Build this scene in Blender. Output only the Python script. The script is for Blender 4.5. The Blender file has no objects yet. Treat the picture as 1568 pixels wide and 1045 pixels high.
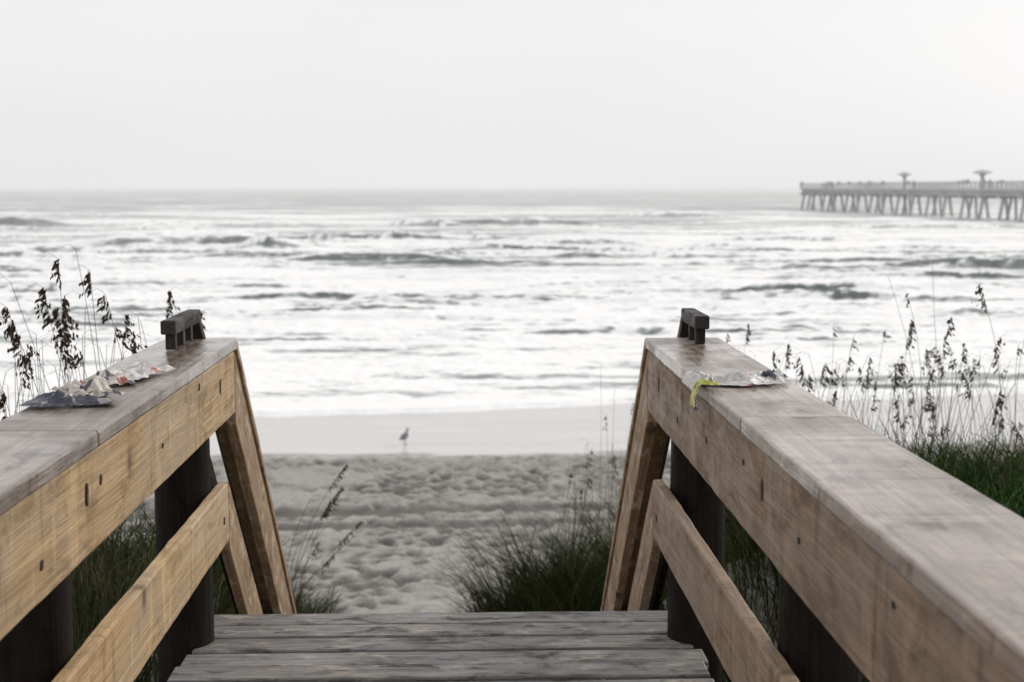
import bpy, math, random, bmesh
import numpy as np
from mathutils import Vector, Matrix
random.seed(7); rng=np.random.RandomState(11)
scene=bpy.context.scene
scene.view_settings.view_transform='Standard'; scene.view_settings.look='None'; scene.view_settings.exposure=0
COL=scene.collection
SEA=-3.93

# ---------------------------------------------------------------- helpers
TAB=rng.rand(256,256)
def vn(x,y):
    xi=np.floor(x).astype(int); yi=np.floor(y).astype(int)
    fx=x-xi; fy=y-yi; fx=fx*fx*(3-2*fx); fy=fy*fy*(3-2*fy)
    a=TAB[xi&255,yi&255]; b=TAB[(xi+1)&255,yi&255]; c=TAB[xi&255,(yi+1)&255]; d=TAB[(xi+1)&255,(yi+1)&255]
    return (a*(1-fx)+b*fx)*(1-fy)+(c*(1-fx)+d*fx)*fy
def fbm(x,y,o=4):
    s=0;a=.5;t=0
    for i in range(o):
        s=s+a*vn(x*2**i+17.3*i,y*2**i+9.1*i); t+=a; a*=.5
    return s/t
def sst(a,b,x):
    t=np.clip((x-a)/(b-a),0,1); return t*t*(3-2*t)

def mesh_obj(name,verts,faces,mat=None,parent=None,smooth=False):
    me=bpy.data.meshes.new(name); me.from_pydata([tuple(v) for v in verts],[],faces); me.update()
    if smooth: me.polygons.foreach_set('use_smooth',[True]*len(me.polygons))
    ob=bpy.data.objects.new(name,me); COL.objects.link(ob)
    if mat: me.materials.append(mat)
    if parent: ob.parent=parent
    return ob
def empty(name,loc=(0,0,0)):
    e=bpy.data.objects.new(name,None); COL.objects.link(e); e.location=loc; e.empty_display_size=.2; return e
def grid_mesh(name,X,Y,Z,mat,attrs={}):
    n,m=X.shape
    co=np.stack([X,Y,Z],-1).reshape(-1,3).astype(np.float32)
    idx=np.arange(n*m).reshape(n,m)
    q=np.stack([idx[:-1,:-1],idx[:-1,1:],idx[1:,1:],idx[1:,:-1]],-1).reshape(-1,4)
    me=bpy.data.meshes.new(name)
    me.vertices.add(n*m); me.vertices.foreach_set('co',co.ravel())
    nq=len(q); me.loops.add(nq*4); me.loops.foreach_set('vertex_index',q.ravel().astype(np.int32))
    me.polygons.add(nq); me.polygons.foreach_set('loop_start',(np.arange(nq)*4).astype(np.int32))
    me.polygons.foreach_set('use_smooth',np.ones(nq,bool))
    me.update(calc_edges=True)
    for k,v in attrs.items():
        a=me.attributes.new(k,'FLOAT','POINT'); a.data.foreach_set('value',v.ravel().astype(np.float32))
    me.materials.append(mat)
    ob=bpy.data.objects.new(name,me); COL.objects.link(ob); return ob

class NT:
    def __init__(s,name):
        s.mat=bpy.data.materials.new(name); s.mat.use_nodes=True; s.t=s.mat.node_tree; s.t.nodes.clear()
        s.out=s.n('ShaderNodeOutputMaterial'); s.b=s.n('ShaderNodeBsdfPrincipled'); s.l(s.b.outputs[0],s.out.inputs[0])
    def n(s,ty,**k):
        x=s.t.nodes.new(ty)
        for a,b in k.items(): setattr(x,a,b)
        return x
    def l(s,a,b): s.t.links.new(a,b)
    def mapping(s,src,scale,loc=None):
        m=s.n('ShaderNodeMapping'); s.l(src,m.inputs[0]); m.inputs['Scale'].default_value=scale
        if loc is not None: m.inputs['Location'].default_value=loc
        return m.outputs[0]
    def noise(s,vec,scale,detail=4,rough=.55,dist=0):
        x=s.n('ShaderNodeTexNoise'); s.l(vec,x.inputs['Vector']); x.inputs['Scale'].default_value=scale
        x.inputs['Detail'].default_value=detail; x.inputs['Roughness'].default_value=rough; x.inputs['Distortion'].default_value=dist
        return x.outputs[0]
    def ramp(s,fac,stops,interp='LINEAR'):
        r=s.n('ShaderNodeValToRGB'); r.color_ramp.interpolation=interp; s.l(fac,r.inputs[0])
        e=r.color_ramp.elements
        while len(e)<len(stops): e.new(.5)
        for i,(p,c) in enumerate(stops):
            e[i].position=p; e[i].color=(c,c,c,1) if not isinstance(c,tuple) else (*c,1)
        return r.outputs[0]
    def mix(s,f,a,b,bt='MIX'):
        x=s.n('ShaderNodeMix',data_type='RGBA',blend_type=bt)
        for v,i in ((f,0),(a,6),(b,7)):
            if isinstance(v,(int,float)): x.inputs[i].default_value=v if i==0 else (v,v,v,1)
            elif isinstance(v,tuple): x.inputs[i].default_value=(*v,1)
            else: s.l(v,x.inputs[i])
        return x.outputs[2]
    def math(s,op,a,b=0.,clamp=False):
        x=s.n('ShaderNodeMath',operation=op); x.use_clamp=clamp
        for v,i in ((a,0),(b,1)):
            if isinstance(v,(int,float)): x.inputs[i].default_value=v
            else: s.l(v,x.inputs[i])
        return x.outputs[0]
    def bump(s,h,strength,dist=.01):
        b=s.n('ShaderNodeBump'); b.inputs['Strength'].default_value=strength; b.inputs['Distance'].default_value=dist
        s.l(h,b.inputs['Height']); s.l(b.outputs[0],s.b.inputs['Normal'])
    def set(s,**k):
        for a,v in k.items():
            a=a.replace('_',' '); i=s.b.inputs[a]
            if isinstance(v,(int,float)): i.default_value=v
            elif isinstance(v,tuple): i.default_value=(*v,1)
            else: s.l(v,i)

def simple(name,col,rough=.7,var=.25,scale=8):
    t=NT(name); tc=t.n('ShaderNodeTexCoord').outputs['Object']
    n=t.noise(tc,scale)
    t.set(Base_Color=t.mix(n,tuple(c*(1-var) for c in col),tuple(min(1,c*(1+var)) for c in col)),Roughness=rough)
    return t.mat

def wood(name,light,dark,grey,greyamt,rough=(.45,.8),knots=True,stain=.5,wet=0,fine=.4,worn=None,spec=.4,contrast=(.28,.72)):
    """grain runs along local X of each board"""
    t=NT(name); tc=t.n('ShaderNodeTexCoord').outputs['Object']
    oi=t.n('ShaderNodeObjectInfo'); off=t.n('ShaderNodeVectorMath',operation='SCALE')
    cmb=t.n('ShaderNodeCombineXYZ')
    for i in range(3): t.l(oi.outputs['Random'],cmb.inputs[i])
    t.l(cmb.outputs[0],off.inputs[0]); off.inputs['Scale'].default_value=37.
    add=t.n('ShaderNodeVectorMath',operation='ADD'); t.l(tc,add.inputs[0]); t.l(off.outputs[0],add.inputs[1]); v=add.outputs[0]
    wn=t.n('ShaderNodeTexNoise'); t.l(t.mapping(v,(1.1,4,4)),wn.inputs[0]); wn.inputs['Scale'].default_value=1; wn.inputs['Detail'].default_value=1
    wp=t.n('ShaderNodeVectorMath',operation='MULTIPLY_ADD'); t.l(wn.outputs[1],wp.inputs[0]); wp.inputs[1].default_value=(0,.03,.03); t.l(v,wp.inputs[2]); vw=wp.outputs[0]
    g1=t.noise(t.mapping(vw,(1.2,55,55)),1.,5,.65)
    g2=t.noise(t.mapping(vw,(4,260,260)),1.,2,.6)
    big=t.noise(v,2.6,4,.6)
    blot=t.noise(t.mapping(v,(5,12,12)),1.,5,.7,.6)
    c=t.mix(t.ramp(g1,[(contrast[0],0.),(contrast[1],1.)]),dark,light)
    ring=t.math('FRACT',t.math('MULTIPLY',t.noise(t.mapping(vw,(.35,5,6)),1.,1,.4),9.))
    c=t.mix(t.math('MULTIPLY',t.ramp(ring,[(0.,.0),(.65,.1),(.93,1.),(1.,0.)]),.55),c,tuple(d*.7 for d in dark))
    c=t.mix(t.math('MULTIPLY',t.ramp(g2,[(.5,0.),(.62,1.)]),fine),c,tuple(d*.4 for d in dark))
    c=t.mix(t.math('MULTIPLY',t.ramp(big,[(.40,0.),(.6,1.)]),greyamt),c,t.mix(t.ramp(g1,[(.35,0.),(.65,1.)]),tuple(g*.7 for g in grey),grey))
    if worn: c=t.mix(t.math('MULTIPLY',t.ramp(t.noise(t.mapping(v,(7,16,16),(3,5,7)),1.,5,.75),[(.54,0.),(.62,1.)]),.7),c,worn)
    st=t.ramp(blot,[(.53,0.),(.64,1.)])
    c=t.mix(t.math('MULTIPLY',st,stain),c,tuple(d*.4 for d in dark))
    if knots:
        vo=t.n('ShaderNodeTexVoronoi'); vo.inputs['Scale'].default_value=1.
        mixv=t.n('ShaderNodeVectorMath',operation='MULTIPLY_ADD'); t.l(wn.outputs[1],mixv.inputs[0]); mixv.inputs[1].default_value=(.06,.06,.06); t.l(v,mixv.inputs[2])
        t.l(t.mapping(mixv.outputs[0],(5.2,4.,3.2)),vo.inputs['Vector'])
        k=t.ramp(vo.outputs['Distance'],[(.05,1.),(.10,.55),(.2,0.)])
        c=t.mix(t.math('MULTIPLY',k,.85),c,(.05,.028,.018))
        dr=t.noise(t.mapping(v,(24,1,2.4)),1.,3,.6)
        c=t.mix(t.math('MULTIPLY',t.ramp(dr,[(.60,0.),(.70,1.)]),.5),c,tuple(d*.4 for d in dark))
        dr2=t.noise(t.mapping(v,(15,1,3.),(9,2,4)),1.,3,.6)
        c=t.mix(t.math('MULTIPLY',t.ramp(dr2,[(.58,0.),(.68,1.)]),.35),c,tuple(min(1,l*1.25) for l in light))
    hs=t.n('ShaderNodeHueSaturation'); t.l(c,hs.inputs['Color'])
    t.l(t.math('ADD',t.math('MULTIPLY',oi.outputs['Random'],.35),.82),hs.inputs['Value'])
    ro=t.ramp(blot,[(.4,rough[0]),(.6,rough[1])]) if not wet else t.ramp(big,[(.42,rough[0]),(.58,rough[1])])
    t.set(Base_Color=hs.outputs[0],Roughness=ro,Specular_IOR_Level=spec)
    t.bump(t.math('ADD',g1,t.math('MULTIPLY',g2,.6)),.8 if not wet else .45,.004)
    return t.mat

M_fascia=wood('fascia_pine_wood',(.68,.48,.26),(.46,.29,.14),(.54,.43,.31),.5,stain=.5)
M_fasciaR=wood('shaded_pine_wood',(.35,.24,.16),(.21,.135,.085),(.28,.215,.165),.55,stain=.5)  # same pine, with the right rail's shade darkened into its colours
M_stair=wood('stair_rail_wood',(.44,.30,.17),(.26,.165,.09),(.31,.235,.17),.5,stain=.6,worn=(.58,.49,.39))
M_cap=wood('wet_cap_wood',(.44,.355,.295),(.17,.12,.09),(.27,.235,.22),.65,rough=(.08,.40),stain=.75,wet=1,fine=.5,spec=.7)
M_deck=wood('weathered_deck_wood',(.36,.34,.315),(.12,.105,.095),(.24,.245,.255),.6,rough=(.35,.8),knots=False,stain=.85,fine=.65,worn=(.42,.37,.32))
M_post=wood('dark_creosote_pole',(.028,.019,.015),(.010,.007,.006),(.016,.014,.014),.5,knots=False,stain=.5,spec=.15,rough=(.55,.9))
M_grab=wood('dark_handrail_wood',(.06,.05,.042),(.02,.016,.014),(.035,.035,.035),.5,knots=False,stain=.4,spec=.25)
M_hole=simple('dark_bolt_iron',(.012,.010,.009),.6)

def prism(name,poly,a0,a1,mat,parent,gdir,bevel=.004,rough_edge=0.):
    """YZ polygon extruded along X; local X of the object follows the grain direction"""
    V=[]
    for a in (a0,a1):
        for p in poly: V.append((a,p[0],p[1]))
    n=len(poly); F=[tuple(range(n))[::-1],tuple(range(n,2*n))]
    F+=[(i,(i+1)%n,n+(i+1)%n,n+i) for i in range(n)]
    cen=sum((Vector(v) for v in V),Vector())/len(V)
    gx=Vector(gdir).normalized(); up=Vector((0,0,1)) if abs(gx.z)<.9 else Vector((0,1,0))
    gy=up.cross(gx).normalized(); gz=gx.cross(gy)
    R=Matrix((gx,gy,gz)).transposed().to_4x4(); R.translation=cen
    Ri=R.inverted()
    me=bpy.data.meshes.new(name); me.from_pydata([tuple(Ri@Vector(v)) for v in V],[],F)
    bm=bmesh.new(); bm.from_mesh(me); bmesh.ops.recalc_face_normals(bm,faces=bm.faces)
    if bevel: bmesh.ops.bevel(bm,geom=list(bm.edges),offset=bevel,segments=2,affect='EDGES',profile=.5)
    if rough_edge:
        xs_=[v.co.x for v in bm.verts]; x0,x1=min(xs_),max(xs_); L=x1-x0; ns=int(L/.035)
        for i in range(1,ns):
            bmesh.ops.bisect_plane(bm,geom=bm.verts[:]+bm.edges[:]+bm.faces[:],plane_co=(x0+L*i/ns,0,0),plane_no=(1,0,0))
        ph=random.random()*50
        co=np.array([v.co[:] for v in bm.verts])
        side=np.sign(co[:,1])*3+np.sign(co[:,2])*7
        j=(fbm(co[:,0]*9+ph,side+ph,4)-.5)*2*rough_edge
        k=(fbm(co[:,0]*9+ph+30,side+ph+9,4)-.5)*2*rough_edge
        for v,a,b in zip(bm.verts,j,k): v.co.y+=a; v.co.z+=b*.6
    bm.to_mesh(me); bm.free()
    me.materials.append(mat)
    ob=bpy.data.objects.new(name,me); COL.objects.link(ob); ob.matrix_world=R
    if parent: ob.parent=parent
    return ob
def boxp(name,x0,x1,y0,y1,z0,z1,mat,parent,g=(0,1,0),bevel=.004,re=0.):
    return prism(name,[(y0,z0),(y1,z0),(y1,z1),(y0,z1)],x0,x1,mat,parent,g,bevel,re)

def pole(name,x,y,z0,z1,r,mat,parent,seg=20):
    V=[];F=[];nz=14
    ph=random.random()*9
    for k in range(nz+1):
        t=k/nz; z=z0+(z1-z0)*t
        for i in range(seg):
            a=2*math.pi*i/seg; rr=r*(1.04-.08*t)*(1+.03*math.sin(3*a+ph+z*2)+.015*random.random())
            V.append((z-z0,rr*math.cos(a),rr*math.sin(a)))
    for k in range(nz):
        for i in range(seg):
            F.append((k*seg+i,k*seg+(i+1)%seg,(k+1)*seg+(i+1)%seg,(k+1)*seg+i))
    F.append(tuple(range(seg))[::-1]); F.append(tuple(nz*seg+i for i in range(seg)))
    ob=mesh_obj(name,V,F,mat,None,True)
    R=Matrix(((0,1,0),(0,0,1),(1,0,0))).to_4x4(); R.translation=(x,y,z0)
    ob.matrix_world=R; ob.parent=parent
    return ob

# ---------------------------------------------------------------- boardwalk deck
deck=empty('wooden_boardwalk')
YE=5.19; TS=math.tan(math.radians(43))
y=YE; i=0
while y>-3.2:
    w=.135+random.uniform(-.004,.004)
    j0=random.uniform(-.015,.015); j1=random.uniform(-.015,.015); dz=random.uniform(-.006,.004)
    boxp(f'deck_board_{i}',-.955+j0,.795+j1,y-w,y,-.038+dz,dz,M_deck,deck,(1,random.uniform(-.002,.002),0),.007,.004 if y>2.5 else 0)
    y-=w+.016; i+=1
for k,x in enumerate((-.86,-.1,.66)):
    boxp(f'joist_{k}',x-.02,x+.02,-3.2,YE-.03,-.24,-.05,M_post,deck)
# ---------------------------------------------------------------- rails
POSTS=[4.87,3.14,1.41,-.32,-2.05]
def bolt_slot(name,x,y,z,s,parent,hh=.026):
    V=[];F=[];n=14
    for xx in (x-.002,x+.003*s):
        for i in range(n):
            a=2*math.pi*i/n; V.append((xx,y+.008*math.cos(a)*(1+.3*math.sin(2*a)),z+hh*math.sin(a)))
    F.append(tuple(range(n))); F.append(tuple(range(n,2*n))[::-1])
    for i in range(n): F.append((i,(i+1)%n,n+(i+1)%n,n+i))
    mesh_obj(name,V,F,M_hole,parent)
def rail(side):
    P=empty('wooden_railing')
    s=side
    xi=.847 if s<0 else .667
    X=lambda a:s*a
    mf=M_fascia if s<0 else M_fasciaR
    o=lambda a,b:(min(X(a),X(b)),max(X(a),X(b)))
    ztop=1.025
    ys=[YE,3.22 if s<0 else 3.36,-.3,-3.2]
    for k in range(3):
        a,b=o(xi-.010,xi+.262)
        boxp(f'cap_board_{k}',a,b,ys[k+1]+.004,ys[k]-(0 if k==0 else .004),ztop-.038,ztop+(.0 if k%2==0 else .002),M_cap,P,(0,1,0),.006,.003 if k<2 else 0)
    a,b=o(xi,xi+.038)
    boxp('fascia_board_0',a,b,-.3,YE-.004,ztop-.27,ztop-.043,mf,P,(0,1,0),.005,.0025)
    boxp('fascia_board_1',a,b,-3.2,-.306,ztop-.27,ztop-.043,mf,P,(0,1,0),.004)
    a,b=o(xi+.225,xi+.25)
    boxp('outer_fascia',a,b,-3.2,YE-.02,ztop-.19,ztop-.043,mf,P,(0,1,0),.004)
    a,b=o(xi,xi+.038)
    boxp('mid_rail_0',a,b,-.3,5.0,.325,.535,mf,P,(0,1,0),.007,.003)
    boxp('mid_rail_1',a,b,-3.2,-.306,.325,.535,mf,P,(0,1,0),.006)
    for k,py in enumerate(POSTS):
        pole(f'post_{k}',X(xi+.038+.1),py,-1.6,ztop-.041,.098,M_post,P)
        bolt_slot(f'bolt_{k}',X(xi),py,ztop-.13,-s,P)
        bolt_slot(f'bolt_low_{k}',X(xi),py+.02,.42,-s,P,.014)
    for k in range(6):
        bolt_slot(f'nail_{k}',X(xi),1.3+k*.66+random.uniform(-.2,.2),ztop-.07-random.random()*.15,-s,P,random.uniform(.006,.014))
    L=4.2
    def sl(name,y0,zt,h,xa,xb,mat,bev=.004,LL=L,re=.002):
        a,b=o(xa,xb)
        prism(name,[(y0,zt),(y0+LL,zt-LL*TS),(y0+LL,zt-LL*TS-h),(y0,zt-h)],a,b,mat,P,(0,1,-TS),bev,re)
    sl('stair_fascia',YE+.002,ztop-.045,.27,xi,xi+.038,M_stair)
    sl('stair_cap',YE+.003,ztop+.0,.042,xi-.010,xi+.14,M_stair)
    sl('stair_mid_rail',5.005,.535,.25,xi,xi+.036,M_stair)
    sl('stair_outer_board',YE+.05,ztop-.05,.2,xi+.20,xi+.235,M_post)
    for k,py in enumerate((6.7,8.3,9.3)):
        z=ztop-(py-YE)*TS
        pole(f'stair_post_{k}',X(xi+.038+.09),py,z-2.0,z-.1,.085,M_post,P)
    xg=X(xi+.158)
    y0=4.80 if s<0 else 4.93; y1=5.26
    boxp('grab_rail',xg-.026,xg+.026,y0,y1,ztop+.056,ztop+.104,M_grab,P,(0,1,0),.006)
    for k,yy in enumerate((y0+.05,y0+.19,y0+.33)):
        if yy<YE-.03: boxp(f'grab_leg_{k}',xg-.017,xg+.017,yy-.017,yy+.017,ztop+.0015,ztop+.058,M_grab,P,(0,0,1),.003)
    prism('grab_rail_slope',[(y1-.015,ztop+.100),(y1+3.9,ztop+.100-3.9*TS),(y1+3.9,ztop+.046-3.9*TS),(y1-.015,ztop+.046)],xg-.024,xg+.024,M_grab,P,(0,1,-TS),.005)
    return P
rail(-1); rail(1)
# ---------------------------------------------------------------- stairs
st=empty('wooden_stairs')
run=.2145; n=17
for k in range(n):
    yy=YE+.012+k*run; z=-(k+1)*.2
    boxp(f'tread_{k}',-.84,.655,yy,yy+run+.02,z-.038,z,M_deck,st,(1,0,0),.006)
for k,x in enumerate((-.835,.61)):
    prism(f'stringer_{k}',[(YE+.01,-.06),(YE+.01+n*run,-.06-n*.2),(YE+.01+n*run,-.36-n*.2),(YE+.01,-.36)],x,x+.04,M_deck,st,(0,1,-TS),.004)

# ---------------------------------------------------------------- terrain
def edge(x): return 34.9+.15*x+1.1*(fbm(x*.22+5,x*0+3.3,3)-.5)*1.2
def terrain_z(x,y):
    d=34.9+.15*x-y
    beach=SEA+np.where(d>0,d*.022,d*.035); beach=np.maximum(beach,-9)
    mn=(fbm(x*.35+31,y*.35+7,3)-.5)
    yy=y+mn*1.6
    top=-.6+.46*sst(.8,2.6,x)
    prof=np.interp(yy,[-1e4,7.6,12,15.2,17],[0,0,-1.75,-3.2,-4.2])
    dune=top+prof+.35*mn
    fl=np.interp(y,[-1e4,4.6,9.3,11],[-.8,-.8,-3.75,-4.2])
    xl=np.interp(y,[5,10,12,15],[-1.15,-1.15,-1.05,-2.2])+mn*.5
    xr=np.interp(y,[5,9.5,11.5,15],[.95,.95,-.12,.15])+mn*.5
    m=sst(0,.7,x-xl+.35)*sst(0,.7,xr+.35-x)*sst(3.5,5.2,y)
    z=dune*(1-m)+np.minimum(fl,dune)*m
    k=.15; z=k*np.logaddexp(z/k,beach/k)
    return z,beach
def seg(*a): return np.unique(np.concatenate(a))
xs=seg(-np.geomspace(8,6000,40),np.arange(-8,14,.065),np.geomspace(14,6000,40))
ysv=seg(-np.geomspace(3,6000,40),np.arange(-3,10,.16),np.arange(10,31,.045),np.arange(31,40,.25),np.geomspace(40,9000,40))
X,Y=np.meshgrid(xs,ysv)
Z,B=terrain_z(X,Y)
above=Z-B
wetl=28.6+.07*X+1.0*(fbm(X*.25+2,Y*0+8,3)-.5)
dry=sst(0,.8,wetl-Y)
near=(np.abs(X)<20)&(Y>5)&(Y<40)
foot=np.zeros_like(Z)
fr=np.random.RandomState(3)
NF=9500
fxs=fr.uniform(-8,13,NF); fys=fr.uniform(11,28.9,NF); fa=fr.uniform(-.9,.9,NF)+np.where(fr.rand(NF)<.5,0,1.57); fs=fr.uniform(.6,1.35,NF)
dens=fbm(fxs*.35,fys*.35+60,2); keep=fr.rand(NF)<sst(.35,.6,dens)*.85+.15
for a_,b_,c_,s_,kk in zip(fxs,fys,fa,fs,keep):
    if not kk: continue
    i0,i1=np.searchsorted(xs,[a_-.36,a_+.36]); j0,j1=np.searchsorted(ysv,[b_-.36,b_+.36])
    if i1<=i0 or j1<=j0: continue
    dx=X[j0:j1,i0:i1]-a_; dy=Y[j0:j1,i0:i1]-b_
    p=dx*math.cos(c_)+dy*math.sin(c_); q=-dx*math.sin(c_)+dy*math.cos(c_)
    r=np.sqrt((p/(.15*s_))**2+(q/(.085*s_))**2)
    foot[j0:j1,i0:i1]+= -.055*np.exp(-r**2.5) +.014*np.exp(-((r-1.55)/.4)**2)
foot=np.clip(foot,-.10,.05)
f1=fbm(X*2.4,Y*2.4,3); f3=fbm(X*6+3,Y*6+8,2)
foot+=.06*(f1-.5)+.03*(f3-.5)+.12*(fbm(X*.6+9,Y*.6,2)-.5)
rut=0; rd=0
for y0,wd in ((21.75,.13),(22.75,.16)):
    yc=y0+.05*X+.25*(fbm(X*.15+y0,Y*0+2,2)-.5)
    t=(Y-yc)/wd
    rut=rut-.06*np.exp(-t*t)+.05*np.exp(-((t-2.0)/.8)**2)
    rd=rd+np.exp(-((t-.4)/1.2)**4)
flat_=np.clip(rd,0,1)
amp=np.where(near,1.,0.)*dry
shade_wrack=amp*(np.clip(sst(.0,-.05,foot)*.95*(1-flat_)+rd*(.85+.8*(f1-.5)),0,1))  # mask for shade painted dark into footprints and tyre ruts
Z=Z+amp*(foot*(1-.7*flat_)+rut)+(.012*(f1-.5))*(1-dry)*near
wet=(1-dry)*sst(.35,.05,above)
veg=sst(.5,1.1,above)*(Y>-50)*(Y<16)
wrack=np.exp(-((Y-wetl+.1)/.16)**2)*sst(.42,.6,fbm(X*.8,Y*0+77,3))*near
shade_wrack=np.clip(shade_wrack+wrack*.9,0,1)  # real wrack debris joins the painted shade
t=NT('beach_sand'); geo=t.n('ShaderNodeNewGeometry'); pos=geo.outputs['Position']
aw=t.n('ShaderNodeAttribute'); aw.attribute_name='wet'
av=t.n('ShaderNodeAttribute'); av.attribute_name='veg'
ad=t.n('ShaderNodeAttribute'); ad.attribute_name='print_shade_wrack'
n1=t.noise(pos,.8,4); n2=t.noise(pos,9,4,.65); n3=t.noise(pos,120,1)
c=t.mix(n2,(.25,.24,.22),(.50,.485,.45)); c=t.mix(t.math('MULTIPLY',t.ramp(n1,[(.4,0.),(.65,1.)]),.45),c,(.26,.25,.23))
c=t.mix(t.math('MULTIPLY',t.ramp(n3,[(.5,0.),(.7,1.)]),.25),c,(.2,.19,.18))
c=t.mix(t.math('MULTIPLY',av.outputs['Fac'],t.ramp(n2,[(.35,1.),(.62,.25)])),c,(.04,.038,.022))
wn=t.noise(t.mapping(pos,(.25,1.6,1)),1.,4)
wc=t.mix(wn,(.50,.49,.48),(.66,.65,.64))
debris=t.ramp(t.noise(t.mapping(pos,(2.2,3.5,1)),1.,3,.7),[(.66,0.),(.72,1.)])
wc=t.mix(t.math('MULTIPLY',debris,.3),wc,(.2,.19,.17))
c=t.mix(aw.outputs['Fac'],c,wc)
c=t.mix(t.math('MULTIPLY',ad.outputs['Fac'],.80),c,(.085,.082,.075))
ro=t.math('SUBTRACT',.92,t.math('MULTIPLY',aw.outputs['Fac'],.66))
t.set(Base_Color=c,Roughness=ro,Specular_IOR_Level=.3)
hb=t.math('MULTIPLY',n2,t.math('SUBTRACT',1.,t.math('MULTIPLY',aw.outputs['Fac'],.98)))
t.bump(hb,.9,.06)
grid_mesh('beach_ground',X,Y,Z,t.mat,{'wet':wet,'veg':veg,'print_shade_wrack':shade_wrack})

# ---------------------------------------------------------------- ocean
K=12050.
rows=[K/v for v in np.arange(372,44,-.4)]+[K/v for v in np.geomspace(44,.7,160)]
Yr=np.array(rows)
u=seg(-np.geomspace(.42,4,24),np.linspace(-.42,.50,620),np.geomspace(.5,4,24))
Yg=np.repeat(Yr[:,None],len(u),1); Xg=u[None,:]*(Yg+12.)
Zs=np.full_like(Yg,0.)
foam=np.interp(Yg,[34,42,55,80,110,150,210,280,340,460,900],[.88,.86,.84,.80,.76,.72,.66,.60,.52,.36,.24])
foam+= .75*(fbm(Xg*.03+3,Yg*.045+1,3)-.5)*sst(40,80,Yg)
foam+= 1.05*(fbm(Xg*.07+13,Yg*.20+41,4)-.5)*sst(38,60,Yg)
foam+= 1.1*(fbm(Xg*.16+63,Yg*.5+4,3)-.5)*sst(34,38,Yg)*sst(160,80,Yg)
foam+= .7*(fbm(Xg*.5+23,Yg*1.4+4,3)-.5)*sst(34,38,Yg)*sst(90,60,Yg)
def ridge(x0,x1,D,A,ws,face,crest,tilt=0,lump=.0,big=0):
    """one breaking wave between world x0..x1, crest line at distance D"""
    wl=ws*2.6
    r=np.where((Yr>D-9*ws-6-abs(tilt)*40)&(Yr<D+9*ws+6+abs(tilt)*40))[0]
    if len(r)==0: return
    a,b=r[0],r[-1]+1
    L=x1-x0; e=min(L*.45,35)
    x=Xg[a:b];y=Yg[a:b]
    env=sst(x0-e*.3,x0+e,x)*sst(x1+e*.3,x1-e,x)
    if big: env=np.sqrt(env)*(.72+.56*fbm(x*.12+D,y*0+D*.7,3))
    else: env=env*(.35+1.3*fbm(x*.5/max(ws,1)+D,y*0+D*.7,4))
    yc=D+tilt*(x-(x0+x1)/2)+ws*3.0*(fbm(x*.08+D,y*0+D,3)-.5)*2
    tt=y-yc
    pr=np.where(tt<0,np.exp(-(tt/ws)**2),np.exp(-(tt/wl)**2))
    nz=fbm(x*1.1/max(ws,.6)+D,y*1.1/max(ws,.6)+D,4)
    Zs[a:b]+=A*env*pr*(1+lump*1.0*(nz-.5))
    patch=.55+.9*fbm(x*.16+D*3,y*0+D,3)      # parts of the face are already whitewater
    fm=sst(-1.9*ws,-1.0*ws,tt)*sst(.2*ws,-.3*ws,tt)*np.clip(env*1.4,0,1)
    foam[a:b]+=-face*fm*np.clip(patch,0,1)*(1-.9*np.clip(nz-.42,0,1)*2)
    cm=np.exp(-((tt-.35*ws)/(.7*ws))**2)*np.clip(env*1.3,0,1)
    foam[a:b]+=crest*cm*sst(.3,.6,nz)*1.2
    base=np.exp(-((tt+2.3*ws)/(.7*ws))**2)*np.clip(env*1.2,0,1)
    foam[a:b]+=(.15+.35*crest)*base*sst(.35,.6,nz)
def from_pic(x0,x1,yb,hp,face=1.,crest=.3,wsf=1.,tilt=0,lump=.3):
    D=K/(yb-287); A=hp*D/2178*.66
    ridge((x0-714)/2178*D,(x1-714)/2178*D,D,A,max(.5,A*1.4)*wsf,face,crest,tilt,lump,1)
W=[(130,470,381,31,.85,.35),(-60,105,346,20,.75,.4),(590,705,347,13,.7,.7),(675,900,346,18,.8,.5),(940,1110,332,10,.65,.4),
 (470,710,402,17,.85,.8),(845,950,397,15,.85,.7),(1100,1300,371,12,.7,.5),(1430,1720,412,21,.8,.7),(440,720,481,10,.62,.7),
 (780,970,517,6,.6,.6),(925,1010,471,9,.6,.7),(1000,1260,478,9,.55,.6),(1180,1600,465,9,.5,.7),(1330,1560,528,6,.6,.6),
 (0,260,478,8,.45,.7),(40,330,437,9,.45,.7),(300,640,440,7,.4,.7),(1050,1430,404,10,.4,.8),(700,1120,440,7,.4,.6),
 (90,420,342,8,.3,.7),(-500,-100,385,26,.8,.5),(1750,2100,372,18,.8,.5),(1250,1700,350,8,.35,.5),(420,640,325,6,.35,.5),
 (1180,1330,325,5,.3,.4),(200,420,318,5,.35,.4),(1280,1900,606,6,.9,.4),(640,1000,583,3,.4,.5),(360,640,548,4,.4,.5)]
for w in W: from_pic(*w)
R=random.Random(5)
for k in range(270):
    v=R.uniform(20,250)**1.0; D=K/v; xc=R.uniform(-.42,.52)*D; L=R.uniform(.05,.20)*D+3
    A=min(.5,R.uniform(.0022,.0045)*D)*(.8 if D<150 else .5)
    sf=sst(40,75,D)
    ridge(xc-L/2,xc+L/2,D,A*(.5+.5*sf),max(.3,A*R.uniform(1.,1.8)),R.uniform(.15,.6)*float(.6+.4*sf)*(1 if D<170 else .7),R.uniform(.4,1.),R.uniform(-.06,.06),.6)
ampn=sst(36,60,Yg)*sst(500,200,Yg)
Zs+=ampn*(.26*(fbm(Xg*.5,Yg*.7,4)-.5)+.12*(fbm(Xg*2,Yg*2.2+7,3)-.5))
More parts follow.
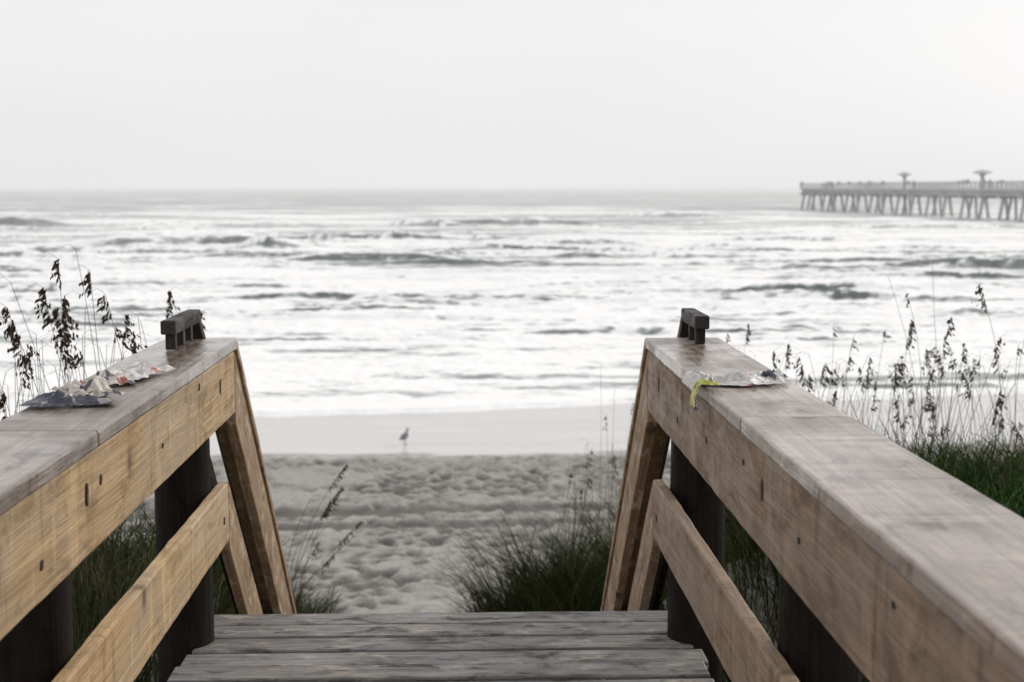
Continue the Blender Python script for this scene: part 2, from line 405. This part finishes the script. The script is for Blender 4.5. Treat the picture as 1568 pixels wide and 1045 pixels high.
Zs+=.09*(fbm(Xg*3,Yg*3,3))*sst(34,37,Yg)*sst(90,60,Yg)
ed=edge(Xg)+.55*(fbm(Xg*1.3,Yg*0+4,4)-.5)
lace=sst(-.05,.4,Yg-ed)
Zs=SEA+Zs*sst(0,3,Yg-ed)+.10*lace-.35*sst(.05,-.6,Yg-ed)
foam=np.where(Yg-ed<1.0,foam+.15,foam)
foam-= .45*np.exp(-((Yg-ed-2.6)/1.0)**2)*sst(.4,.6,fbm(Xg*.3,Yg*.8,3))
t=NT('sea_water'); pos=t.n('ShaderNodeNewGeometry').outputs['Position']
af=t.n('ShaderNodeAttribute'); af.attribute_name='foam'
sx=t.n('ShaderNodeSeparateXYZ'); t.l(pos,sx.inputs[0])
na=t.noise(t.mapping(pos,(.35,.6,.5)),1.,5,.62,.3); nb=t.noise(t.mapping(pos,(1.8,3.0,2)),1.,4,.65)
nn=t.math('ADD',t.math('MULTIPLY',t.math('SUBTRACT',na,.5),1.1),t.math('MULTIPLY',t.math('SUBTRACT',nb,.5),1.1))
v=t.math('ADD',af.outputs['Fac'],nn)
c=t.ramp(v,[(.0,(.12,.14,.13)),(.25,(.22,.245,.235)),(.46,(.44,.46,.46)),(.62,(.70,.71,.715)),(.78,(.92,.925,.93))])
haze=t.math('MULTIPLY',t.ramp(t.math('DIVIDE',t.math('SUBTRACT',sx.outputs[1],60.),3000.,True),[(0,0.),(.06,.22),(.15,.50),(.4,.75),(1.,1.)]),.92)  # distance haze, painted into the water's base colour
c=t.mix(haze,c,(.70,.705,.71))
ro=t.ramp(v,[(.2,.35),(.6,.85)])
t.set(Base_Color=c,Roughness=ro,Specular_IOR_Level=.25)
t.bump(nb,.5,.12)
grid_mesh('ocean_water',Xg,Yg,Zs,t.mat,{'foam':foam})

# ---------------------------------------------------------------- dune grass
class Batch:
    def __init__(s): s.V=[];s.F=[]
    def ribbon(s,pts,w,side):
        b=len(s.V); n=len(pts)
        for i,p in enumerate(pts):
            ww=w*(1-(i/(n-1))**1.6)*.5+.0006
            s.V.append(p-side*ww); s.V.append(p+side*ww)
        for i in range(n-1): s.F.append((b+2*i,b+2*i+1,b+2*i+3,b+2*i+2))
    def tube(s,pts,r0,r1):
        b=len(s.V); n=len(pts)
        for i,p in enumerate(pts):
            r=r0+(r1-r0)*i/(n-1)
            for k in range(3):
                a=k*2.094; s.V.append(p+Vector((math.cos(a)*r,math.sin(a)*r,0)))
        for i in range(n-1):
            for k in range(3): s.F.append((b+3*i+k,b+3*i+(k+1)%3,b+3*i+3+(k+1)%3,b+3*i+3+k))
    def quad(s,c,a,bv):
        i=len(s.V); s.V+= [c-a,c-bv,c+a,c+bv]; s.F.append((i,i+1,i+2,i+3))
def tz(x,y):
    z,_=terrain_z(np.array([float(x)]),np.array([float(y)])); return float(z[0])
def grassmat(name,cols):
    t=NT(name); r=t.n('ShaderNodeNewGeometry').outputs['Random Per Island']
    st=[(i/(len(cols)-1),c) for i,c in enumerate(cols)]
    t.set(Base_Color=t.ramp(r,st),Roughness=.7,Specular_IOR_Level=.15); return t.mat
M_grass=grassmat('dune_grass_blade',[(.012,.018,.007),(.026,.040,.011),(.046,.068,.016),(.030,.040,.014),(.12,.105,.05),(.02,.032,.010),(.042,.064,.014)])
M_green=grassmat('green_dune_shrub_leaf',[(.02,.05,.010),(.04,.10,.018),(.07,.15,.03),(.03,.07,.014)])
M_stalk=grassmat('sea_oat_stalk_dry',[(.09,.07,.045),(.14,.11,.07),(.05,.04,.03)])
M_seed=grassmat('sea_oat_seed',[(.04,.024,.016),(.08,.048,.034),(.022,.016,.012),(.12,.08,.058)])
def clump(B,cx,cy,n,rad,h0,h1,w=.007,lean=(0,0)):
    for _ in range(n):
        a=random.uniform(0,6.283); r=rad*math.sqrt(random.random())
        x=cx+r*math.cos(a); y=cy+r*math.sin(a); z=B.z
        h=random.uniform(h0,h1)
        da=a+random.uniform(-.9,.9); k=random.uniform(.15,.8)*h
        dx=math.cos(da)*k+lean[0]*h; dy=math.sin(da)*k+lean[1]*h
        pts=[Vector((x+dx*s*s,y+dy*s*s,z+h*(s-.28*s**3*(k/h)*1.6))) for s in (0,.3,.55,.8,1)]
        sd=Vector((-math.sin(da+1.2),math.cos(da+1.2),0)); B.ribbon(pts,random.uniform(.6,1.3)*w,sd)
G=Batch()
def field(N,x0,x1,y0,y1,cond,h0,h1,n=26,w=.007):
    c=0;tr=0
    while c<N and tr<N*20:
        tr+=1
        x=random.uniform(x0,x1); y=random.uniform(y0,y1)
        if not cond(x,y): continue
        G.z=tz(x,y)-.05; sc=random.uniform(.6,1.2); clump(G,x,y,n,.16,h0*sc,h1*sc,w,lean=(-.08,-.02)); c+=1
offR=lambda x,y: x>(1.05 if y<9.6 else .42)
offL=lambda x,y: x<(-1.3 if y<10 else -1.55)
field(560,1.05,4.2,2.5,9.6,offR,.32,.66,32,.008)
field(160,4.2,12,2,10,offR,.3,.6)
field(300,.1,2.6,10.6,12.8,lambda x,y:x>.12+.35*abs(y-11.7),.65,1.25,30,.009)
field(150,-.25,1.0,11.0,12.4,lambda x,y:True,.35,.75,26,.008)
field(90,2.6,7,9.5,13.2,lambda x,y:True,.3,.6)
field(620,-3.6,-1.22,3.4,8.5,offL,.3,.66,32,.008)
field(150,-10,-3.6,2.5,10,offL,.3,.6)
field(190,-2.6,-.90,11,12.4,lambda x,y:True,.35,.75,24,.008)
mesh_obj('dune_grass',G.V,G.F,M_grass)
G=Batch()
field(360,2.0,4.8,4.6,8.2,lambda x,y:True,.28,.56,36,.014)
mesh_obj('green_dune_plants',G.V,G.F,M_green)

# ---------------------------------------------------------------- sea oats
def oat(S,H,x,y,ztip,lean,headlen,dens=1.,thin=.0022):
    z0=tz(x,y)-.03; h=ztip-z0
    lx,ly=lean; wob=random.uniform(-.03,.03)
    P=lambda s:Vector((x+lx*s*s+wob*math.sin(s*6),y+ly*s*s,z0+h*s))
    pts=[P(i/9) for i in range(10)]
    tip=pts[-1]
    dn=Vector((lx,ly,0)); dn=dn.normalized() if dn.length>1e-4 else Vector((1,0,0))
    pts.append(tip+dn*.03+Vector((0,0,.02))); pts.append(tip+dn*.07)
    S.tube(pts,thin,thin*.45)
    if headlen<=0: return
    nb=int(headlen*125*dens)
    for i in range(nb):
        s=i/nb; dist=headlen*(1-s)
        if random.random()<.15: continue
        sp=1-dist/h; base=P(sp)
        a=random.uniform(0,6.283); L=(.018+.030*math.sin(math.pi*min(1,s+.12)))*random.uniform(.4,1.35)
        br=Vector((math.cos(a)*.5+dn.x*.5,math.sin(a)*.5,-.35+.7*random.random())).normalized()
        e=base+br*L*.6
        S.tube([base,e],thin*.5,thin*.3)
        for q in range(4):
            c=base+br*L*(.2+.25*q)+Vector((random.gauss(0,.003),random.gauss(0,.003),-.005*q))
            ax=(br*.4+Vector((random.gauss(0,.3),random.gauss(0,.3),-.9))).normalized()
            sd=ax.cross(Vector((random.gauss(0,1),random.gauss(0,1),.2))).normalized()
            H.quad(c,ax*random.uniform(.009,.016),sd*random.uniform(.0035,.007))
def group(name,L):
    S=Batch();H=Batch()
    for (px,py,D,lean,hl,de) in L:
        tipx=(px-714)/2191*D; zt=1.575-(py-287)*D/2191
        lx,ly=lean; oat(S,H,tipx-lx,D-ly,zt,lean,hl,de)
    P=empty(name); mesh_obj('stalks',S.V,S.F,M_stalk,P)
    if H.V: mesh_obj('seed_heads',H.V,H.F,M_seed,P)
group('sea_oats',[(95,395,5.6,(-.12,0),.09,.9),(70,440,5.7,(-.25,.05),.14,1.7),(100,452,5.5,(.1,0),.20,1.9),(96,505,5.4,(.05,0),.13,1.6),(86,470,5.6,(-.1,0),.12,1.4),
 (140,412,5.8,(-.1,0),.11,1.),(158,448,5.8,(-.2,0),.10,1.),(196,482,5.7,(.12,0),.12,1.),(203,515,5.9,(.15,0),.08,1.),(118,380,6.,(-.15,0),.0,1.),
 (260,445,6.4,(.05,0),.12,1.),(305,478,7.2,(.1,0),.07,.8),(8,468,5.4,(-.3,0),.12,1.2),(26,505,5.4,(-.2,0),.11,1.1),(46,540,5.6,(-.12,0),.10,1.),
 (6,600,5.2,(-.1,0),.10,1.),(188,540,5.6,(.1,0),.1,.8),(60,520,6.,(.05,0),.0,1.),(20,430,6.,(-.35,0),.0,1.),(130,470,6.2,(.05,0),.0,1.),(-40,450,5.4,(-.2,0),.15,1.),(-90,480,5.5,(-.2,0),.15,1.)]
 +[(random.uniform(-20,230),random.uniform(480,600),random.uniform(5.2,6.6),(random.uniform(-.25,.2),0),random.choice([0,0,0,.06]),.8) for _ in range(34)])
Lr=[(1398,450,8.,(-.15,0),.06,.8),(1410,492,8.2,(.05,0),.16,1.2),(1512,437,7.4,(-.2,0),.12,1.2),(1472,488,8,(.1,0),.12,.9),(1155,498,9,(.05,0),.11,1.),
 (1215,530,9,(.05,0),.15,1.2),(1345,552,8.6,(.05,0),.15,1.1),(1275,560,9,(.08,0),.13,.9),(1247,580,9,(.05,0),.13,.9),(1368,508,9,(.1,0),.08,.7),(1320,515,9,(.1,0),.08,.6),
 (1120,512,9.5,(.05,0),.05,.7),(1285,500,9,(.05,0),.06,.6),(1490,530,8,(.1,0),.10,.9),(1460,520,8.,(.05,0),.1,.8),(1388,560,8.4,(.1,0),.13,1.),(1435,600,8.,(.1,0),.12,1.),
 (1440,400,9,(-.1,0),.0,1),(1370,425,9,(-.3,0),.0,1),(1550,520,7.5,(.2,0),.1,.9),(1600,480,7.5,(.1,0),.13,1.),(1660,500,7.4,(.1,0),.13,1.)]
for k in range(180):
    Lr.append((random.uniform(1110,1640),random.uniform(530,660),random.uniform(7.2,10),(random.uniform(-.2,.25),0),random.choice([0,0,0,.05,.09]),.8))
group('sea_oats',Lr)
Lc=[(945,600,12,(.02,0),0,1),(922,560,12.2,(.0,0),0,1),(932,640,12,(-.05,0),.1,.5),(975,620,12,(.1,0),.1,.5)]
for k in range(70): Lc.append((random.uniform(860,1000),random.uniform(680,800),random.uniform(11.4,12.6),(random.uniform(-.12,.2),0),random.choice([0,0,0,.1]),.5))
group('sea_oats',Lc)
Ll=[(528,716,11.6,(.55,0),.20,1.3),(520,752,11.6,(.5,0),.25,1.3),(500,772,11.5,(.3,0),.14,1.),(548,806,11.5,(.6,0),.2,1.2),(505,858,11.4,(.4,0),.15,1.2),(470,770,11.8,(.3,0),0,1),(455,830,11.8,(.2,0),0,1),(560,812,11.6,(.7,0),0,1),(510,800,11.6,(.5,0),0,1),(480,840,11.6,(.3,0),.1,1.)]
S=Batch();H=Batch()
for (px,py,D,lean,hl,de) in Ll:
    tipx=(px-714)/2191*D; zt=1.575-(py-287)*D/2191
    oat(S,H,tipx-lean[0],D,zt,lean,hl,de,.0042)
P=empty('sea_oats'); mesh_obj('stalks',S.V,S.F,M_stalk,P); mesh_obj('seed_heads',H.V,H.F,M_seed,P)

# ---------------------------------------------------------------- litter on the rails
def papermat(name,stops,scale):
    t=NT(name); tc=t.n('ShaderNodeTexCoord').outputs['Object']
    vo=t.n('ShaderNodeTexVoronoi'); t.l(t.mapping(tc,(scale,scale*.7,scale*.5)),vo.inputs['Vector']); vo.inputs['Scale'].default_value=1
    sx=t.n('ShaderNodeSeparateColor'); t.l(vo.outputs['Color'],sx.inputs[0])
    c=t.ramp(sx.outputs[0],stops,'CONSTANT')
    ln=t.ramp(t.noise(t.mapping(tc,(60,260,60)),1.,2),[(.52,0.),(.56,1.)])
    c=t.mix(t.math('MULTIPLY',ln,.3),c,(.12,.12,.13))
    t.set(Base_Color=c,Roughness=.45); return t.mat
Mp1=papermat('printed_paper',[(0,(.55,.50,.45)),(.4,(.42,.37,.33)),(.58,(.35,.11,.08)),(.70,(.5,.46,.42)),(.86,(.08,.08,.10))],38)
Mp2=papermat('navy_printed_paper',[(0,(.02,.025,.05)),(.5,(.04,.04,.06)),(.78,(.16,.04,.04)),(.84,(.25,.24,.24))],45)
Mp3=papermat('pale_newspaper',[(0,(.55,.54,.53)),(.35,(.46,.44,.44)),(.7,(.6,.58,.56)),(.92,(.38,.08,.08))],30)
My=papermat('yellow_green_paper',[(0,(.42,.42,.06)),(.6,(.55,.50,.12)),(.85,(.16,.25,.06))],40)
def crumple(name,cx,cy,z,lx,ly,h,rot,mat,parent,sd,n=34):
    V=[];F=[];ca,sa=math.cos(rot),math.sin(rot)
    for i in range(n):
        for j in range(n):
            a=i/(n-1)-.5;b=j/(n-1)-.5
            ru=float(fbm(np.array([a*4+sd]),np.array([b*4+sd*2]),3)[0]); rv=float(vn(np.array([a*7+sd*3]),np.array([b*6+sd]))[0])
            r2=float(vn(np.array([a*3+sd*5]),np.array([b*3+sd*.3]))[0])
            x=a*lx*(.8+.5*r2)+.02*(ru-.5); y=b*ly*(.75+.3*rv+.2*r2)
            e=max(abs(a),abs(b))*2
            zz=.004+h*(abs(ru-.5)*2.2+abs(rv-.5)*.5)*(1-e**3*.7)+h*.4*(1-e*e)
            V.append((cx+x*ca-y*sa,cy+x*sa+y*ca,z+zz))
    for i in range(n-1):
        for j in range(n-1): F.append((i*n+j,(i+1)*n+j,(i+1)*n+j+1,i*n+j+1))
    return mesh_obj(name,V,F,mat,parent)
zc=1.028
p=empty('crumpled_newspaper')
crumple('navy_page',-1.01,3.63,zc,.19,.16,.03,.2,Mp2,p,3.3); crumple('white_page',-.985,3.70,zc+.010,.12,.15,.045,.5,Mp1,p,8.1)
p=empty('crumpled_newspaper'); crumple('page',-.965,4.14,zc,.11,.27,.035,-.2,Mp3,p,14.7); crumple('under_page',-.985,4.0,zc,.09,.16,.028,.3,Mp1,p,4.7)
p=empty('draped_newspaper')
def drape(name,x0,x1,ya,yb,mat,sd,lift):
    V=[];F=[];n=34;m=22
    xe=.652
    for i in range(n):
        s=i/(n-1); xx=x0+(x1-x0)*s
        for j in range(m):
            q=j/(m-1); yy=ya+(yb-ya)*q+.03*math.sin(s*5+sd)+.03*(float(vn(np.array([s*4+sd]),np.array([q*2.]))[0])-.5)
            cr=float(fbm(np.array([s*6+sd]),np.array([q*4+sd]),4)[0])
            e=abs(q-.5)*2
            if xx>=xe: X_=xx;Z_=zc+lift+.06*abs(cr-.45)*(1.4-e)
            else:
                d=xe-xx; X_=xe-.006-.25*d-.01*cr; Z_=zc+lift-d*.95+.006
            V.append((X_,yy-.02*(cr-.5)+(.05*(xe-xx) if xx<xe else 0),Z_))
    for i in range(n-1):
        for j in range(m-1): F.append((i*m+j,(i+1)*m+j,(i+1)*m+j+1,i*m+j+1))
    mesh_obj(name,V,F,mat,p)
drape('page',.62,.90,3.88,4.12,Mp3,2.2,.004)
drape('yellow_page',.580,.69,3.82,3.91,My,6.1,.010)
drape('navy_corner',.570,.607,3.80,3.85,Mp2,9.1,.012)
crumple('folded_corner',.88,4.02,zc+.004,.045,.10,.022,.4,Mp2,p,5.5,16)

# ---------------------------------------------------------------- skinned figures
def skin(name,pts,edges,rad,mat,parent=None,sub=1):
    me=bpy.data.meshes.new(name); me.from_pydata(pts,edges,[]); me.materials.append(mat)
    ob=bpy.data.objects.new(name,me); COL.objects.link(ob)
    ob.modifiers.new('skin','SKIN')
    if not me.skin_vertices:
        bpy.context.view_layer.objects.active=ob; ob.select_set(True)
        bpy.ops.mesh.customdata_skin_add()
    for i,r in enumerate(rad): me.skin_vertices[0].data[i].radius=(r,r)
    me.skin_vertices[0].data[0].use_root=True
    s=ob.modifiers.new('sub','SUBSURF'); s.levels=sub; s.render_levels=sub
    if parent: ob.parent=parent
    return ob
bx,by=-1.31,29.6; bz=tz(bx,by)
gull=empty('seagull',(bx,by,bz)); gull.rotation_euler=(0,0,math.radians(62))
Mg=simple('gull_grey_feathers',(.16,.16,.165)); Mw=simple('gull_white_feathers',(.35,.35,.35)); Ml=simple('gull_leg',(.12,.09,.05)); Mbk=simple('gull_beak',(.2,.12,.03))
skin('body_and_wings',[(0,0,.19),(.07,0,.215),(-.08,0,.175),(-.15,0,.155),(-.21,0,.135)],[(0,1),(0,2),(2,3),(3,4)],[.066,.058,.052,.028,.012],Mg,gull,2)
skin('neck_and_head',[(.07,0,.21),(.10,0,.27),(.115,0,.335),(.15,0,.338)],[(0,1),(1,2),(2,3)],[.046,.030,.038,.018],Mw,gull,2)
skin('beak',[(.16,0,.336),(.19,0,.333),(.215,0,.325)],[(0,1),(1,2)],[.011,.008,.003],Mbk,gull)
for sgn in (-1,1):
    skin(f'leg_{sgn}',[(.0,sgn*.025,.15),(.01,sgn*.025,.08),(.0,sgn*.025,.006),(.045,sgn*.025,.005)],[(0,1),(1,2),(2,3)],[.012,.007,.006,.007],Ml,gull)

def person(loc,rot,col,lean=0):
    P=empty('person',loc); P.rotation_euler=(0,0,rot)
    Mc=simple('person_clothes',col); Ms=simple('person_skin',(.3,.2,.15)); Mt=simple('person_trousers',(.15,.15,.17))
    skin('torso_and_arms',[(0,0,.95),(0,lean*.5,1.2),(0,lean,1.42),(-.19,lean,1.4),(-.25,lean+.1,1.15),(-.2,lean+.35,1.08),(.19,lean,1.4),(.25,lean+.1,1.15),(.2,lean+.35,1.08)],
      [(0,1),(1,2),(2,3),(3,4),(4,5),(2,6),(6,7),(7,8)],[.15,.14,.12,.07,.05,.035,.07,.05,.035],Mc,P)
    skin('legs',[(0,0,.95),(-.1,0,.88),(-.12,.02,.48),(-.12,0,.05),(-.12,.12,.03),(.1,0,.88),(.12,.02,.48),(.12,0,.05),(.12,.12,.03)],
      [(0,1),(1,2),(2,3),(3,4),(0,5),(5,6),(6,7),(7,8)],[.13,.1,.07,.05,.04,.1,.07,.05,.04],Mt,P)
    skin('head',[(0,lean,1.45),(0,lean+.01,1.56),(0,lean+.02,1.68)],[(0,1),(1,2)],[.05,.085,.08],Ms,P)

# ---------------------------------------------------------------- pier
pier=empty('fishing_pier')
M_pier=simple('hazed_grey_concrete_timber',(.50,.50,.50),.85,.2,.4)  # pale grey base colour has the distance haze painted in
pa=Vector((84.,346.,0)); pb=Vector((103.,34.,0)); ax=(pb-pa).normalized(); sd=Vector((ax.y,-ax.x,0)); sd=sd if sd.x<0 else -sd; Lp=(pb-pa).length
PV=[];PF=[]
def pbox(c,hx,hy,hz,a=ax,s=sd,up=Vector((0,0,1))):
    b=len(PV)
    for i in (-1,1):
        for j in (-1,1):
            for k in (-1,1): PV.append(c+a*hx*i+s*hy*j+up*hz*k)
    for f in ((0,1,3,2),(4,6,7,5),(0,4,5,1),(2,3,7,6),(0,2,6,4),(1,5,7,3)): PF.append(tuple(b+q for q in f))
def strut(p,q,r):
    d=(q-p); L=d.length; d.normalize(); s1=d.cross(Vector((0.3,.9,.1))).normalized(); u1=d.cross(s1)
    pbox((p+q)/2,L/2,r,r,d,s1,u1)
def PP(l,s,z): return pa+ax*l+sd*s+Vector((0,0,SEA+z))
W2=2.7
pbox(PP(Lp/2,0,5.12),Lp/2,W2,.22)
for s in (-2.,-.7,.7,2.): pbox(PP(Lp/2,s,4.5),Lp/2,.18,.40)
for s in (-W2,W2):
    pbox(PP(Lp/2,s,6.5),Lp/2,.14,.07); pbox(PP(Lp/2,s,6.15),Lp/2,.04,.07); pbox(PP(Lp/2,s,5.78),Lp/2,.04,.07); pbox(PP(Lp/2,s,5.5),Lp/2,.04,.06)
    l=0
    while l<Lp:
        pbox(PP(l,s,5.9),.09,.08,.62); l+=1.8
l=0
while l<Lp:
    if random.random()<.5: pbox(PP(l,random.choice([-1,1])*2.2,6.5),.35,.3,random.uniform(.2,.4))
    l+=7
l=1.2;i=0
while l<Lp:
    pbox(PP(l,0,3.95),.4,W2+.3,.28)
    for s in (-1.9,1.9):
        g=1 if s>0 else -1
        strut(PP(l,s,4.2),PP(l,s+g*1.2,-3),.27)
    if i%2==0:
        strut(PP(l-.4,-.3,4.2),PP(l-1.4,-1.2,-3),.22); strut(PP(l-.4,.3,4.2),PP(l-1.4,1.2,-3),.22)
    l+=8.0+random.uniform(-.3,.3);i+=1
mesh_obj('pier_structure',PV,PF,M_pier,pier)
def shelter(l,wid):
    global PV,PF
    PV=[];PF=[]
    strut(PP(l,0,5.2),PP(l,0,8.3),.28)
    for q in range(4):
        a=q*math.pi/2+.5; strut(PP(l,0,7.3),PP(l+math.cos(a)*wid*.6,math.sin(a)*wid*.6,8.2),.09)
    n=12; b=len(PV); PV.append(PP(l,0,8.65))
    for r,z in ((wid*.55,8.45),(wid,8.15),(wid,7.98)):
        for q in range(n): a=q*2*math.pi/n; PV.append(PP(l+math.cos(a)*r,math.sin(a)*r,z))
    for q in range(n):
        PF.append((b,b+1+q,b+1+(q+1)%n))
        for m in range(2): PF.append((b+1+m*n+q,b+1+(m+1)*n+q,b+1+(m+1)*n+(q+1)%n,b+1+m*n+(q+1)%n))
    PF.append(tuple(b+1+2*n+q for q in range(n)))
    mesh_obj('shelter_canopy',PV,PF,M_pier,pier)
def l_at(px):
    k=(px-714)/2178; best=min(range(0,3000),key=lambda i:abs((pa.x+ax.x*i*.1)/(pa.y+ax.y*i*.1)-k)); return best*.1
for px,w in ((1387,1.4),(1508,1.7)): shelter(l_at(px),w)
shelter(200,1.7)
for px,c in ((1238,(.2,.21,.24)),(1283,(.3,.25,.24)),(1290,(.2,.2,.2)),(1348,(.2,.2,.23)),(1352,(.35,.35,.35)),(1420,(.2,.18,.18)),(1498,(.25,.25,.27)),(1533,(.15,.15,.17)),(1541,(.3,.25,.25))):
    q=PP(l_at(px),W2-.45,5.35); person(q,math.radians(85+random.uniform(-20,20)),c,.12)

# ---------------------------------------------------------------- light & sky
EL,AZ=math.radians(28),math.radians(48)
w=bpy.data.worlds.new('World'); scene.world=w; w.use_nodes=True; nt=w.node_tree; nt.nodes.clear()
o=nt.nodes.new('ShaderNodeOutputWorld'); bg=nt.nodes.new('ShaderNodeBackground'); nt.links.new(bg.outputs[0],o.inputs[0])
sky=nt.nodes.new('ShaderNodeTexSky'); sky.sky_type='NISHITA'; sky.sun_disc=False; sky.sun_elevation=EL; sky.sun_rotation=AZ; sky.air_density=1.; sky.dust_density=4
hs=nt.nodes.new('ShaderNodeHueSaturation'); hs.inputs['Saturation'].default_value=.25; nt.links.new(sky.outputs[0],hs.inputs['Color'])
tc=nt.nodes.new('ShaderNodeTexCoord'); mp=nt.nodes.new('ShaderNodeMapping'); mp.inputs['Scale'].default_value=(1.2,1.2,4); nt.links.new(tc.outputs['Generated'],mp.inputs[0])
nz=nt.nodes.new('ShaderNodeTexNoise'); nz.inputs['Scale'].default_value=1.6; nz.inputs['Detail'].default_value=4; nt.links.new(mp.outputs[0],nz.inputs[0])
cr=nt.nodes.new('ShaderNodeValToRGB'); nt.links.new(nz.outputs[0],cr.inputs[0])
cr.color_ramp.elements[0].position=.35; cr.color_ramp.elements[0].color=(8.9,8.88,9.0,1); cr.color_ramp.elements[1].position=.65; cr.color_ramp.elements[1].color=(9.4,9.32,9.28,1)
mx=nt.nodes.new('ShaderNodeMix'); mx.data_type='RGBA'; mx.inputs[0].default_value=.9
nt.links.new(hs.outputs[0],mx.inputs[6]); nt.links.new(cr.outputs[0],mx.inputs[7]); nt.links.new(mx.outputs[2],bg.inputs[0]); bg.inputs[1].default_value=.1
sd_=bpy.data.lights.new('sun','SUN'); sd_.energy=1.5; sd_.angle=math.radians(10); sd_.color=(1,.93,.84)
so=bpy.data.objects.new('sun',sd_); COL.objects.link(so)
sv=Vector((math.sin(AZ)*math.cos(EL),math.cos(AZ)*math.cos(EL),math.sin(EL))); so.rotation_euler=(-sv).to_track_quat('-Z','Y').to_euler(); so.location=(20,20,30)

# ---------------------------------------------------------------- camera
cd=bpy.data.cameras.new('camera'); cam=bpy.data.objects.new('camera',cd); COL.objects.link(cam); scene.camera=cam
cam.location=(0,0,1.575); cam.rotation_euler=(math.radians(90-6.16),0,-math.radians(1.84))
cd.lens=50; cd.sensor_width=36; cd.clip_end=30000; cd.clip_start=.05
cd.dof.use_dof=True; cd.dof.focus_distance=4.2; cd.dof.aperture_fstop=4.5
